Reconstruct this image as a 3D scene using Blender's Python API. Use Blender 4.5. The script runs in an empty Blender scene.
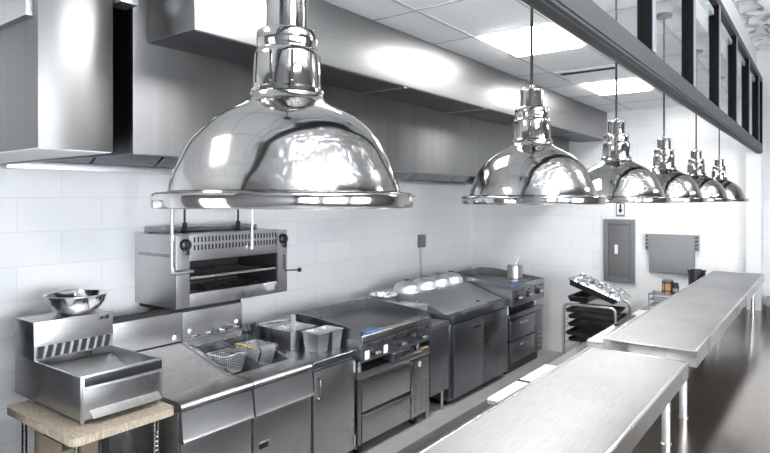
import bpy, bmesh, math, random
from mathutils import Vector, Matrix, noise
random.seed(7)
S = bpy.context.scene
COL = S.collection
PI = math.pi

# ------------------------------------------------------------------ materials
def new_mat(name):
    m = bpy.data.materials.new(name); m.use_nodes = True
    nt = m.node_tree
    return m, nt, nt.nodes['Principled BSDF'], nt.nodes['Material Output']

def plain(name, col, rough=.5, metal=0., spec=.5):
    m, nt, b, o = new_mat(name)
    b.inputs['Base Color'].default_value = (*col, 1)
    b.inputs['Roughness'].default_value = rough
    b.inputs['Metallic'].default_value = metal
    b.inputs['Specular IOR Level'].default_value = spec
    return m

def steel(name, col, rough=.3, stretch=(1, 1, 40), wav=.02, fine=.03, rv=.08, spot=1.3, aniso=0.):
    """stainless steel: fine stretched brushing, smeary roughness and a slight sheet waviness"""
    m, nt, b, o = new_mat(name)
    b.inputs['Metallic'].default_value = 1
    tc = nt.nodes.new('ShaderNodeTexCoord')
    mp = nt.nodes.new('ShaderNodeMapping'); mp.inputs['Scale'].default_value = stretch
    nt.links.new(tc.outputs['Object'], mp.inputs['Vector'])
    n1 = nt.nodes.new('ShaderNodeTexNoise'); n1.inputs['Scale'].default_value = 9; n1.inputs['Detail'].default_value = 4
    nt.links.new(mp.outputs['Vector'], n1.inputs['Vector'])
    n2 = nt.nodes.new('ShaderNodeTexNoise'); n2.inputs['Scale'].default_value = spot; n2.inputs['Detail'].default_value = 3
    nt.links.new(tc.outputs['Object'], n2.inputs['Vector'])
    r = nt.nodes.new('ShaderNodeMapRange')
    r.inputs['From Min'].default_value = .3; r.inputs['From Max'].default_value = .7
    r.inputs['To Min'].default_value = max(.02, rough-rv); r.inputs['To Max'].default_value = rough+rv
    nt.links.new(n2.outputs['Fac'], r.inputs['Value'])
    nt.links.new(r.outputs['Result'], b.inputs['Roughness'])
    cr = nt.nodes.new('ShaderNodeMapRange')
    cr.inputs['From Min'].default_value = .3; cr.inputs['From Max'].default_value = .7
    cr.inputs['To Min'].default_value = .90; cr.inputs['To Max'].default_value = 1.08
    nt.links.new(n1.outputs['Fac'], cr.inputs['Value'])
    mx = nt.nodes.new('ShaderNodeVectorMath'); mx.operation = 'SCALE'
    mx.inputs[0].default_value = col
    nt.links.new(cr.outputs['Result'], mx.inputs['Scale'])
    nt.links.new(mx.outputs['Vector'], b.inputs['Base Color'])
    if aniso:
        tg = nt.nodes.new('ShaderNodeTangent'); tg.direction_type = 'RADIAL'; tg.axis = 'Z'
        nt.links.new(tg.outputs['Tangent'], b.inputs['Tangent'])
        b.inputs['Anisotropic'].default_value = aniso; b.inputs['Anisotropic Rotation'].default_value = .25
    b1 = nt.nodes.new('ShaderNodeBump'); b1.inputs['Strength'].default_value = fine; b1.inputs['Distance'].default_value = .01
    nt.links.new(n1.outputs['Fac'], b1.inputs['Height'])
    b2 = nt.nodes.new('ShaderNodeBump'); b2.inputs['Strength'].default_value = wav; b2.inputs['Distance'].default_value = .1
    nt.links.new(n2.outputs['Fac'], b2.inputs['Height'])
    nt.links.new(b1.outputs['Normal'], b2.inputs['Normal'])
    nt.links.new(b2.outputs['Normal'], b.inputs['Normal'])
    return m

def emit(name, col, st):
    m, nt, b, o = new_mat(name)
    b.inputs['Base Color'].default_value = (.8, .8, .8, 1)
    b.inputs['Emission Color'].default_value = (*col, 1)
    b.inputs['Emission Strength'].default_value = st
    return m

def tile_mat(name, axis):
    m, nt, b, o = new_mat(name)
    tc = nt.nodes.new('ShaderNodeTexCoord')
    sp = nt.nodes.new('ShaderNodeSeparateXYZ'); nt.links.new(tc.outputs['Object'], sp.inputs[0])
    cb = nt.nodes.new('ShaderNodeCombineXYZ')
    ad = nt.nodes.new('ShaderNodeMath'); ad.operation = 'ADD'; ad.inputs[1].default_value = 58.0-1.698-.29 if axis == 'Y' else 58.0+.781
    nt.links.new(sp.outputs[axis], ad.inputs[0])
    az = nt.nodes.new('ShaderNodeMath'); az.operation = 'ADD'; az.inputs[1].default_value = 2.32-1.883
    nt.links.new(sp.outputs['Z'], az.inputs[0])
    nt.links.new(ad.outputs[0], cb.inputs[0]); nt.links.new(az.outputs[0], cb.inputs[1])
    bk = nt.nodes.new('ShaderNodeTexBrick')
    bk.inputs['Scale'].default_value = 1
    bk.inputs['Brick Width'].default_value = .58; bk.inputs['Row Height'].default_value = .232
    bk.inputs['Mortar Size'].default_value = .0035; bk.inputs['Mortar Smooth'].default_value = .3
    bk.inputs['Color1'].default_value = (.84, .845, .85, 1); bk.inputs['Color2'].default_value = (.80, .81, .82, 1)
    bk.inputs['Mortar'].default_value = (.72, .725, .73, 1)
    nt.links.new(cb.outputs[0], bk.inputs['Vector'])
    nt.links.new(bk.outputs['Color'], b.inputs['Base Color'])
    b.inputs['Roughness'].default_value = .22
    bp = nt.nodes.new('ShaderNodeBump'); bp.invert = True; bp.inputs['Strength'].default_value = .2; bp.inputs['Distance'].default_value = .004
    nt.links.new(bk.outputs['Fac'], bp.inputs['Height'])
    n = nt.nodes.new('ShaderNodeTexNoise'); n.inputs['Scale'].default_value = 3.0
    nt.links.new(tc.outputs['Object'], n.inputs['Vector'])
    b2 = nt.nodes.new('ShaderNodeBump'); b2.inputs['Strength'].default_value = .05; b2.inputs['Distance'].default_value = .05
    nt.links.new(n.outputs['Fac'], b2.inputs['Height']); nt.links.new(bp.outputs['Normal'], b2.inputs['Normal'])
    nt.links.new(b2.outputs['Normal'], b.inputs['Normal'])
    return m

def noisy(name, c1, c2, scale=6, rough=.5, stretch=(1, 1, 1), bump=.05, metal=0.):
    m, nt, b, o = new_mat(name)
    tc = nt.nodes.new('ShaderNodeTexCoord')
    mp = nt.nodes.new('ShaderNodeMapping'); mp.inputs['Scale'].default_value = stretch
    nt.links.new(tc.outputs['Object'], mp.inputs['Vector'])
    n = nt.nodes.new('ShaderNodeTexNoise'); n.inputs['Scale'].default_value = scale; n.inputs['Detail'].default_value = 6
    nt.links.new(mp.outputs['Vector'], n.inputs['Vector'])
    r = nt.nodes.new('ShaderNodeValToRGB')
    r.color_ramp.elements[0].position = .35; r.color_ramp.elements[0].color = (*c1, 1)
    r.color_ramp.elements[1].position = .65; r.color_ramp.elements[1].color = (*c2, 1)
    nt.links.new(n.outputs['Fac'], r.inputs[0]); nt.links.new(r.outputs[0], b.inputs['Base Color'])
    b.inputs['Roughness'].default_value = rough; b.inputs['Metallic'].default_value = metal
    bp = nt.nodes.new('ShaderNodeBump'); bp.inputs['Strength'].default_value = bump; bp.inputs['Distance'].default_value = .01
    nt.links.new(n.outputs['Fac'], bp.inputs['Height']); nt.links.new(bp.outputs['Normal'], b.inputs['Normal'])
    return m

def thin_glass(name):
    m, nt, b, o = new_mat(name)
    nt.nodes.remove(b)
    t = nt.nodes.new('ShaderNodeBsdfTransparent'); t.inputs[0].default_value = (.97, .98, .98, 1)
    g = nt.nodes.new('ShaderNodeBsdfGlossy'); g.inputs['Roughness'].default_value = .02
    f = nt.nodes.new('ShaderNodeFresnel'); f.inputs['IOR'].default_value = 1.5
    mx = nt.nodes.new('ShaderNodeMixShader')
    ge = nt.nodes.new('ShaderNodeNewGeometry')      # only the outer face of the pane reflects, so nothing is trapped inside it
    iv = nt.nodes.new('ShaderNodeMath'); iv.operation = 'SUBTRACT'; iv.inputs[0].default_value = 1
    nt.links.new(ge.outputs['Backfacing'], iv.inputs[1])
    mu = nt.nodes.new('ShaderNodeMath'); mu.operation = 'MULTIPLY'
    nt.links.new(f.outputs[0], mu.inputs[0]); nt.links.new(iv.outputs[0], mu.inputs[1])
    nt.links.new(mu.outputs[0], mx.inputs[0]); nt.links.new(t.outputs[0], mx.inputs[1]); nt.links.new(g.outputs[0], mx.inputs[2])
    nt.links.new(mx.outputs[0], o.inputs[0])
    return m

M = {}
M['tile_l'] = tile_mat('white glazed block left', 'Y')
M['tile_b'] = tile_mat('white glazed block back', 'X')
M['paint_g'] = plain('grey paint', (.22, .22, .225), .6)
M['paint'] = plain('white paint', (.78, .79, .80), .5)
M['floor'] = noisy('grey sealed floor', (.36, .36, .36), (.42, .42, .42), 5, .35, bump=.02)
M['ceil'] = noisy('ceiling tile', (.88, .88, .88), (.91, .91, .91), 40, .85, bump=.05)
M['grid'] = plain('ceiling grid', (.55, .555, .56), .5)
M['steel'] = steel('stainless sheet', (.47, .47, .478), .32, (1, 1, 25))
M['steel_d'] = steel('dark stainless', (.28, .29, .31), .30, (1, 1, 25))
M['steel_b'] = steel('bright stainless', (.52, .52, .53), .28, (1, 25, 1))
M['hood'] = steel('hood stainless', (.185, .185, .187), .36, (1, 1, .04), wav=.10, fine=.02, spot=.9, aniso=.85)
M['plenum'] = steel('plenum stainless', (.27, .27, .273), .40, (1, .04, 1), wav=.05, fine=.02, spot=.8)
M['top'] = steel('worktop stainless', (.31, .31, .313), .50, (20, 1.2, 1), wav=.03, fine=.04, rv=.08, spot=2.0)
M['apron'] = steel('shelf apron stainless', (.36, .36, .37), .25, (1, 1, 25))
M['counter'] = steel('polished counter', (.46, .41, .365), .17, (12, 1, 1), wav=.008, fine=.01, rv=.03)
M['chrome'] = steel('polished chrome', (.35, .345, .34), .09, (1, 1, 1), wav=.02, fine=.0, rv=.025, spot=5)
M['pan'] = steel('pan steel', (.66, .67, .68), .33, (1, 1, 15), wav=.02)
M['lid'] = steel('satin lid stainless', (.46, .47, .49), .50, (1, 25, 1), wav=.0, fine=.02, rv=.04)
M['worn'] = steel('worn matte stainless', (.62, .62, .62), .52, (3, 3, 3), wav=.03, spot=4)
M['bright'] = steel('bright lip', (.85, .85, .85), .35, (1, 25, 1))
M['pan_s'] = steel('polished bowl steel', (.78, .78, .78), .15, (1, 1, 1), wav=.03)
M['griddle'] = steel('griddle plate', (.21, .205, .20), .40, (6, 1, 1), wav=.03, rv=.1)
M['satin'] = steel('satin dome', (.80, .80, .80), .46, (1, 1, 1), wav=.01)
M['soffit'] = steel('dark soffit metal', (.12, .125, .135), .42, (1, 1, 1))
M['alu'] = steel('brushed aluminium', (.55, .56, .57), .38, (1, 1, 10))
M['foil'] = noisy('crumpled foil', (.72, .73, .74), (.85, .86, .87), 22, .22, bump=1.0, metal=1.)
M['silver'] = plain('silver insulation sheeting', (.88, .885, .89), .22, .75)
M['black'] = plain('black plastic', (.012, .013, .015), .35)
M['dark'] = plain('black iron', (.02, .021, .023), .5, .3)
M['void'] = plain('near black interior', (.012, .012, .013), .7)  # near black for recesses, flues and the inside of units
M['frame'] = plain('dark bronze frame', (.030, .032, .035), .5, .0, .4)
M['mullion'] = plain('shaded black mullion', (.004, .0045, .005), .6, 0., .1)  # shade of the near faces put into the base colour
M['frame_k'] = plain('black groove shade', (.008, .009, .010), .6)
M['gap'] = plain('dark gap', (.01, .01, .011), .8)
M['grey'] = plain('grey enamel', (.17, .175, .185), .4)
M['grey2'] = plain('grey enamel door', (.135, .137, .14), .4)
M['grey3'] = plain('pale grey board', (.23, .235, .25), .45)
M['white'] = plain('white plastic', (.83, .83, .82), .4)
M['label'] = plain('white label', (.8, .8, .8), .5)
M['wood'] = noisy('maple butcher block', (.27, .225, .17), (.43, .375, .30), 9, .45, (3, 14, 3), bump=.05)
M['card'] = noisy('cardboard', (.20, .16, .115), (.25, .20, .15), 6, .8)
M['oil'] = plain('dark fryer oil', (.02, .017, .012), .08)
M['crumb'] = noisy('fried crumbs', (.42, .24, .10), (.62, .42, .22), 60, .8, bump=.6)
M['blue'] = noisy('blue cloth', (.05, .09, .20), (.09, .15, .29), 30, .8, bump=.6)
M['spice'] = noisy('orange spice', (.42, .22, .09), (.60, .36, .17), 40, .6)
M['handle_w'] = noisy('wood handle', (.40, .27, .13), (.50, .35, .18), 12, .5)
M['glass'] = thin_glass('clear glass')
M['lamp_panel'] = emit('lit ceiling panel', (1.0, .995, .985), 18.0)
M['fill_uplight'] = emit('uplight panel', (1.0, .995, .985), 22.0)
M['door_glow'] = emit('added door glow', (.95, .97, 1.0), 4.0)
M['window_glow'] = emit('added window glow', (.90, .95, 1.0), 13.0)
M['bulb'] = plain('frosted bulb', (.8, .78, .75), .3)
M['paper'] = plain('paper scrap', (.8, .8, .8), .7)

# ------------------------------------------------------------------ mesh builder
class B:
    def __init__(s): s.bm = bmesh.new()
    def _bev(s, faces_geom, bev, seg):
        if bev > 0:
            es = [e for e in faces_geom['edges']]
            bmesh.ops.bevel(s.bm, geom=es, offset=bev, segments=seg, affect='EDGES', profile=.6)
    def box(s, x0, x1, y0, y1, z0, z1, bev=0., seg=2, mat=None):
        r = bmesh.ops.create_cube(s.bm, size=1.)
        vs = r['verts']
        m = Matrix.Translation(((x0+x1)/2, (y0+y1)/2, (z0+z1)/2)) @ Matrix.Diagonal((abs(x1-x0), abs(y1-y0), abs(z1-z0), 1))
        if mat is not None: m = mat @ m
        bmesh.ops.transform(s.bm, matrix=m, verts=vs)
        if bev:
            es = list({e for v in vs for e in v.link_edges})
            s._bev({'edges': es}, bev, seg)
        return s
    def prism(s, poly, axis, a0, a1, bev=0., seg=2):
        """poly: 2-D points; axis 'y': (x,z) swept along y; 'x': (y,z); 'z': (x,y)"""
        def mk(p, a):
            return {'y': (p[0], a, p[1]), 'x': (a, p[0], p[1]), 'z': (p[0], p[1], a)}[axis]
        v0 = [s.bm.verts.new(mk(p, a0)) for p in poly]
        v1 = [s.bm.verts.new(mk(p, a1)) for p in poly]
        fs = [s.bm.faces.new(v0), s.bm.faces.new(v1[::-1])]
        n = len(poly)
        for i in range(n):
            fs.append(s.bm.faces.new((v0[i], v1[i], v1[(i+1) % n], v0[(i+1) % n])))
        bmesh.ops.recalc_face_normals(s.bm, faces=fs)
        if bev:
            s._bev({'edges': list({e for f in fs for e in f.edges})}, bev, seg)
        return s
    def tube(s, pts, r, n=10, cap=True):
        pts = [Vector(p) for p in pts]
        rings = []
        up = None
        for i, p in enumerate(pts):
            d = (pts[min(i+1, len(pts)-1)] - pts[max(i-1, 0)]).normalized()
            if up is None:
                up = Vector((0, 0, 1)) if abs(d.z) < .9 else Vector((1, 0, 0))
            a = d.cross(up)
            if a.length < 1e-5: a = d.cross(Vector((0, 1, 0)))
            a.normalize(); b = a.cross(d).normalized(); up = b
            rr = r[i] if isinstance(r, (list, tuple)) else r
            rings.append([s.bm.verts.new(p + a*math.cos(2*PI*k/n)*rr + b*math.sin(2*PI*k/n)*rr) for k in range(n)])
        fs = []
        for q, w in zip(rings, rings[1:]):
            for k in range(n):
                fs.append(s.bm.faces.new((q[k], q[(k+1) % n], w[(k+1) % n], w[k])))
        if cap:
            fs.append(s.bm.faces.new(rings[0][::-1])); fs.append(s.bm.faces.new(rings[-1]))
        bmesh.ops.recalc_face_normals(s.bm, faces=fs)
        return s
    def lathe(s, prof, c=(0, 0, 0), n=48, axis='z', closed=False):
        c = Vector(c); rings = []
        def pt(r, z, a):
            u, v = r*math.cos(a), r*math.sin(a)
            return c + {'z': Vector((u, v, z)), 'x': Vector((z, u, v)), 'y': Vector((u, z, v))}[axis]
        for r, z in prof:
            if r < 1e-6: rings.append([s.bm.verts.new(pt(0, z, 0))])
            else: rings.append([s.bm.verts.new(pt(r, z, 2*PI*k/n)) for k in range(n)])
        fs = []
        pairs = list(zip(rings, rings[1:]))
        if closed: pairs.append((rings[-1], rings[0]))
        for q, w in pairs:
            for k in range(n):
                k2 = (k+1) % n
                if len(q) == 1 and len(w) == 1: continue
                if len(q) == 1: fs.append(s.bm.faces.new((q[0], w[k2], w[k])))
                elif len(w) == 1: fs.append(s.bm.faces.new((q[k], q[k2], w[0])))
                else: fs.append(s.bm.faces.new((q[k], q[k2], w[k2], w[k])))
        bmesh.ops.recalc_face_normals(s.bm, faces=fs)
        return s
    def tray(s, x0, x1, y0, y1, z0, z1, taper=0., t=.003, lip=.0):
        """open-topped pan: outer and inner skin, floor and an outward rim"""
        def ring(ix, z):
            return [s.bm.verts.new(p) for p in ((x0+ix, y0+ix, z), (x1-ix, y0+ix, z), (x1-ix, y1-ix, z), (x0+ix, y1-ix, z))]
        rs = [ring(taper, z0), ring(0, z1-t)]
        if lip: rs += [ring(-lip, z1-t), ring(-lip, z1)]
        else: rs += [ring(0, z1)]
        rs += [ring(t, z1), ring(taper+t, z0+t)]
        fs = []
        for q, w in zip(rs, rs[1:]):
            for k in range(4): fs.append(s.bm.faces.new((q[k], q[(k+1) % 4], w[(k+1) % 4], w[k])))
        fs.append(s.bm.faces.new(rs[0][::-1])); fs.append(s.bm.faces.new(rs[-1]))
        bmesh.ops.recalc_face_normals(s.bm, faces=fs)
        return s
    def wires(s, x0, x1, y0, y1, z0, z1, taper, step, r=.0018):
        """wire basket: floor and four tapered walls of thin crossing wires"""
        def at(u, v, z):
            k = taper*(1-(z-z0)/(z1-z0))
            return (x0+k+(x1-x0-2*k)*u, y0+k+(y1-y0-2*k)*v, z)
        nx = max(2, int((x1-x0)/step)); ny = max(2, int((y1-y0)/step)); nz = max(2, int((z1-z0)/step))
        for i in range(nx+1):
            u = i/nx
            s.tube([at(u, 0, z1), at(u, 0, z0), at(u, 1, z0), at(u, 1, z1)], r, 4)
        for j in range(ny+1):
            v = j/ny
            s.tube([at(0, v, z1), at(0, v, z0), at(1, v, z0), at(1, v, z1)], r, 4)
        for k in range(nz+1):
            z = z0+(z1-z0)*k/nz
            rr = r*2.2 if k == nz else r
            s.tube([at(0, 0, z), at(1, 0, z), at(1, 1, z), at(0, 1, z), at(0, 0, z)], rr, 5)
        return s

def link(o, parent=None):
    COL.objects.link(o)
    if parent: o.parent = parent
    return o

def origin_of(p):
    v = Vector((0, 0, 0))
    while p: v = v + p.location; p = p.parent
    return v

def build(name, b, mat, parent=None, local=False, smooth=35, loc=None):
    """ONE mesh object; vertices are given in world coordinates unless local"""
    me = bpy.data.meshes.new(name)
    off = Vector((0, 0, 0))
    if parent is not None and not local: off = origin_of(parent)
    if loc is not None: off = Vector(loc)
    if off.length: bmesh.ops.translate(b.bm, verts=b.bm.verts, vec=-off)
    b.bm.to_mesh(me); b.bm.free()
    if smooth:
        for p in me.polygons: p.use_smooth = True
        me.set_sharp_from_angle(angle=math.radians(smooth))
    me.materials.append(M[mat])
    o = bpy.data.objects.new(name, me)
    if loc is not None: o.location = loc
    return link(o, parent)

def pieces(name, b, mat, parent, local=False, smooth=35):
    """the same, but every separate piece becomes a part of its own"""
    off = Vector((0, 0, 0)) if local else origin_of(parent)
    bm = b.bm; bm.verts.ensure_lookup_table(); bm.verts.index_update()
    seen = set(); out = []
    for v in bm.verts:
        if v.index in seen: continue
        st = [v]; isl = []; seen.add(v.index)
        while st:
            q = st.pop(); isl.append(q)
            for e in q.link_edges:
                w = e.other_vert(q)
                if w.index not in seen: seen.add(w.index); st.append(w)
        idx = {q.index: i for i, q in enumerate(isl)}
        fs = {f for q in isl for f in q.link_faces}
        me = bpy.data.meshes.new(name)
        me.from_pydata([tuple(q.co-off) for q in isl], [], [[idx[q.index] for q in f.verts] for f in fs])
        if smooth:
            for p in me.polygons: p.use_smooth = True
            me.set_sharp_from_angle(angle=math.radians(smooth))
        me.materials.append(M[mat])
        out.append(link(bpy.data.objects.new(name, me), parent))
    bm.free()
    return out

def tag(o, label=None, cat=None, group=None, kind=None):
    if label: o['label'] = label
    if cat: o['category'] = cat
    if group: o['group'] = group
    if kind: o['kind'] = kind
    return o

def thing(name, loc, label, cat, group=None, rz=0.):
    o = bpy.data.objects.new(name, None); o.empty_display_size = .1
    o.location = loc; o.rotation_euler = (0, 0, rz)
    link(o); tag(o, label, cat, group)
    return o

def struct(name, b, mat, parent=None, smooth=35):
    o = build(name, b, mat, parent, smooth=smooth)
    if parent is None: o['kind'] = 'structure'
    return o

def dup(root, loc, label=None, rz=None):
    c = root.copy(); COL.objects.link(c); c.location = loc
    if rz is not None: c.rotation_euler = (0, 0, rz)
    if label: c['label'] = label
    for ch in list(root.children):
        d = ch.copy(); COL.objects.link(d); d.parent = c
        for g in list(ch.children):
            e = g.copy(); COL.objects.link(e); e.parent = d
    return c

# ------------------------------------------------------------------ setting
WX, BY, CZ = -4.35, 8.0, 3.256
FX = -3.04                       # the front plane of the cooking line
RX, NY, RZ = 3.6, -2.6, 3.80
struct('floor', B().box(WX-.1, RX+.1, NY-.1, BY+.1, -.1, 0), 'floor')
struct('wall_left', B().box(WX-.1, WX, NY, BY, 0, RZ), 'tile_l')
struct('wall_back', B().box(WX-.1, RX+.1, BY, BY+.1, 0, RZ+.15), 'tile_b')
nw = B().box(WX-.1, -2.5, NY-.1, NY, 0, RZ+.15).box(-.9, RX+.1, NY-.1, NY, 0, RZ+.15).box(-2.5, -.9, NY-.1, NY, 2.4, RZ+.15)
struct('wall_near', nw, 'paint_g')
w = thing('fill_door_1', (-1.7, NY-.05, 0), None, None); w['kind'] = 'structure'  # added behind the view; its glowing pane brightens ceiling and back wall
fr = B()
for x in (-2.46, -1.7, -.94): fr.box(x-.04, x+.04, NY-.08, NY-.02, 0, 2.4)
for z in (.06, 2.36): fr.box(-2.5, -.9, NY-.078, NY-.022, z-.04, z+.04)
build('door_frame', fr, 'frame', w)
build('pane', B().box(-2.5, -.9, NY-.04, NY-.034, 0.02, 2.38), 'door_glow', w)
# right wall; its unseen tall windows are added, with glowing panes to light the room
rw = B()
wins = [(-2.3, -.8), (-.4, 1.1), (1.5, 3.1)]
edges = [NY] + [v for w in wins for v in w] + [BY]
for a, c in zip(edges[::2], edges[1::2]): rw.box(RX, RX+.1, a, c, 0, RZ+.15)
for a, c in wins:
    rw.box(RX, RX+.1, a, c, 0, .9); rw.box(RX, RX+.1, a, c, 2.9, RZ+.15)
struct('wall_right', rw, 'paint_g')
for i, (a, c) in enumerate(wins):
    w = thing('window_%d' % (i+2), (RX+.05, (a+c)/2, .9), None, None); w['kind'] = 'structure'
    fr = B()
    for y in (a+.03, (a+c)/2, c-.03): fr.box(RX+.01, RX+.07, y-.03, y+.03, .9, 2.9)
    for z in (.93, 1.9, 2.87): fr.box(RX+.012, RX+.068, a, c, z-.03, z+.03)
    build('window_frame', fr, 'frame', w)
    build('pane', B().box(RX+.06, RX+.066, a, c, .9, 2.9), 'window_glow', w)

# left ceiling: lay-in tiles in a grid
GX = [-2.01-.575*k for k in range(-2, 5)]
GY = [3.0+.72*k for k in range(-8, 8)]
CX1 = -.70
ceil = B()
lights = [(-2.01, 3.72), (-2.01, 5.88), (-2.01, 1.56), (-2.01, -.60)]
gx = sorted([CX1] + [x for x in GX if WX < x < CX1] + [WX])
gy = sorted([NY] + [y for y in GY if NY < y < BY] + [BY])
gx = [x for i, x in enumerate(gx) if i == 0 or x-gx[i-1] > .02]
def is_light(x, y): return any(abs(x-a) < .05 and abs(y-b) < .05 for a, b in lights)
for xa, xb in zip(gx, gx[1:]):
    for ya, yb in zip(gy, gy[1:]):
        if not is_light(xa, ya):
            ceil.box(xa+.003, xb-.003, ya+.003, yb-.003, CZ-.001, CZ+.015, .003, 1)
struct('ceiling', ceil, 'ceil')
struct('trim_3', B().box(WX-.1, -.62, NY, BY, CZ+.10, CZ+.14), 'paint')
gr = B()
for x in gx[1:-1]: gr.box(x-.011, x+.011, NY, BY, CZ-.004, CZ-.0012)
for y in gy[1:-1]: gr.box(WX, CX1, y-.011, y+.011, CZ-.0042, CZ-.0011)
struct('trim_1', gr, 'grid')
struct('trim_2', B().box(CX1, -.655, NY, BY, CZ-.02, RZ), 'paint')     # fascia closing the ceiling void

lab = ['lit square ceiling panel above the gap between second and third lamps', 'lit square ceiling panel beyond the slot vent, toward the back wall',
       'lit square ceiling panel over the first lamp, out of the frame above', 'lit square ceiling panel behind the viewpoint']
for (x, y), l in zip(lights, lab):
    t = thing('ceiling_light', (x+.2875, y+.36, CZ), l, 'ceiling light', 'ceiling lights')
    fr = B()
    for q in ((x, x+.03, y, y+.72), (x+.545, x+.575, y, y+.72), (x+.03, x+.545, y, y+.03), (x+.03, x+.545, y+.69, y+.72)):
        fr.box(*q, CZ-.0015, CZ+.06)
    build('frame', fr, 'ceil', t)
    build('diffuser', B().box(x+.03, x+.545, y+.03, y+.69, CZ-.018, CZ+.03, .006), 'lamp_panel', t)
t = thing('ceiling_vent', (-1.7, 5.30, CZ), 'narrow dark slot vent in a ceiling tile between the lit panels', 'vent')
build('plate', B().box(-1.98, -1.46, 5.19, 5.42, CZ-.012, CZ-.0045, .002), 'ceil', t)
build('slot', B().box(-1.95, -1.47, 5.25, 5.33, CZ-.014, CZ-.0122), 'gap', t)

# dining side ceiling: crinkled silver insulation
b = B(); nx, ny = 170, 420
vs = []
for i in range(nx+1):
    for j in range(ny+1):
        x = -.655+(RX+.1+.655)*i/nx; y = NY+(BY-NY)*j/ny
        p = Vector((x, y, 0))
        q = p + .12*noise.noise_vector(p*2.3)
        z = RZ + .03 + .05*noise.noise(q*1.2) - .055*abs(noise.noise(Vector((q.x*3.2, q.y*1.7, 5)))) - .055*abs(noise.noise(Vector((q.x*4.5+q.y*3, q.y*5-q.x*2, 9)))) - .014*abs(noise.noise(q*12))
        vs.append(b.bm.verts.new((x, y, z)))
for i in range(nx):
    for j in range(ny):
        k = i*(ny+1)+j
        b.bm.faces.new((vs[k], vs[k+1], vs[k+ny+2], vs[k+ny+1]))
struct('ceiling_right', b, 'silver', smooth=0)
bpy.data.objects['ceiling_right'].data.polygons.foreach_set('use_smooth', [True]*(nx*ny))
struct('roof_slab', B().box(-.66, RX+.1, NY, BY, RZ+.16, RZ+.2), 'paint')

# lights over the dining side (added out of view to brighten the room and the foil ceiling)
for k, y in enumerate((0.3, 5.0)):
    t = thing('fill_light', (1.7, y, 3.2), 'added fill panel hung over the dining side, %s' % ('beside the first lamp', 'beside the fifth lamp')[k], 'ceiling light', 'added dining side fill lights')
    build('housing', B().box(1.5, 1.9, y-.6, y+.6, 3.2, 3.26, .004), 'white', t)
    build('diffuser', B().box(1.52, 1.88, y-.58, y+.58, 3.19, 3.199), 'lamp_panel', t)
    build('fill_uplight', B().box(1.52, 1.88, y-.58, y+.58, 3.2605, 3.268), 'fill_uplight', t)
    wr = B()
    for dy in (-.5, .5): wr.tube([(1.7, y+dy, 3.26), (1.7, y+dy, 3.70)], .004, 6)
    pieces('wire', wr, 'alu', t)

# column at the end of the pass and the glazed screen over it
struct('column', B().box(-.745, -.60, 7.86, BY, 0, 2.64, .004), 'paint')
PX0, PX1 = -.648, -.59
w = thing('window_1', (-.62, 4, 2.62), None, None); w['kind'] = 'structure'
br = B().box(PX0+.02, PX1, NY, 7.9, 2.63, 2.725, .003).box(PX0, PX0+.018, NY, 7.9, 2.625, 2.725, .002)
br.box(PX1, PX1+.006, NY, 7.9, 2.640, 2.65, .001)
build('bottom_rail', br, 'frame', w)
build('shadow_gap', B().box(PX0+.018, PX0+.045, NY, 7.9, 2.622, 2.6295), 'frame_k', w)  # black strip stands in for the shaded groove under the rail
build('top_rail', B().box(PX0, PX1, NY, 7.9, 3.42, 3.475, .003), 'frame', w)
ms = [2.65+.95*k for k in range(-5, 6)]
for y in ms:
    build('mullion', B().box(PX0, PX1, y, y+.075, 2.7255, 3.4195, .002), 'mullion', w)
    build('lit_edge_strip', B().box(PX1, PX1+.003, y+.006, y+.07, 2.726, 3.419, .001), 'grey3', w)  # pale strip paints in the light on the mullion's outer face
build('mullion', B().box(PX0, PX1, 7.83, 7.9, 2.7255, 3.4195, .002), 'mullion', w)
for a, c in zip(ms, ms[1:]+[7.83]):
    build('pane', B().box(-.626, -.620, a+.0755, c-.0005, 2.726, 3.419), 'glass', w)

# ------------------------------------------------------------------ hoods
h = thing('range_hood', (-3.4, 4.6, 2.3), 'long stainless canopy hood over the cooking line, running to the back corner', 'hood')
b = B()
Y0, Y1 = 1.579, 7.66; HX = -2.72; HZ = 2.327
b.box(HX-.02, HX, Y0, Y1, HZ, CZ-.002, .002)                 # front skin
b.box(WX+.002, HX-.02, Y0, Y0+.02, HZ, CZ-.002, .002)        # near end
b.box(WX+.002, HX-.02, Y1-.02, Y1, HZ, CZ-.002, .002)        # far end
b.box(WX+.002, WX+.03, Y0+.02, Y1-.02, HZ, 2.9, .002)        # back
b.box(WX+.03, HX-.02, Y0+.02, Y1-.02, 2.85, 2.88)            # inner top
build('canopy', b, 'hood', h)
b = B()
b.box(HX-.05, HX-.02, Y0+.02, Y1-.02, HZ, HZ+.03).box(WX+.03, WX+.10, Y0+.02, Y1-.02, HZ-.02, HZ+.03, .003)
build('grease_gutter', b, 'alu', h)
fb = B()
for k in range(12):
    y = Y0+.05+k*.5
    fb.prism([(WX+.10, HZ+.06), (WX+.14, HZ+.03), (-3.45, 2.80), (-3.49, 2.83)], 'y', y, y+.48)
pieces('filter', fb, 'steel_d', h)
fb = B()
for y in (3.28, 5.0, 6.6): fb.box(HX, HX+.0012, y, y+.004, HZ, 2.885)
pieces('seam', fb, 'steel_d', h)

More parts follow.
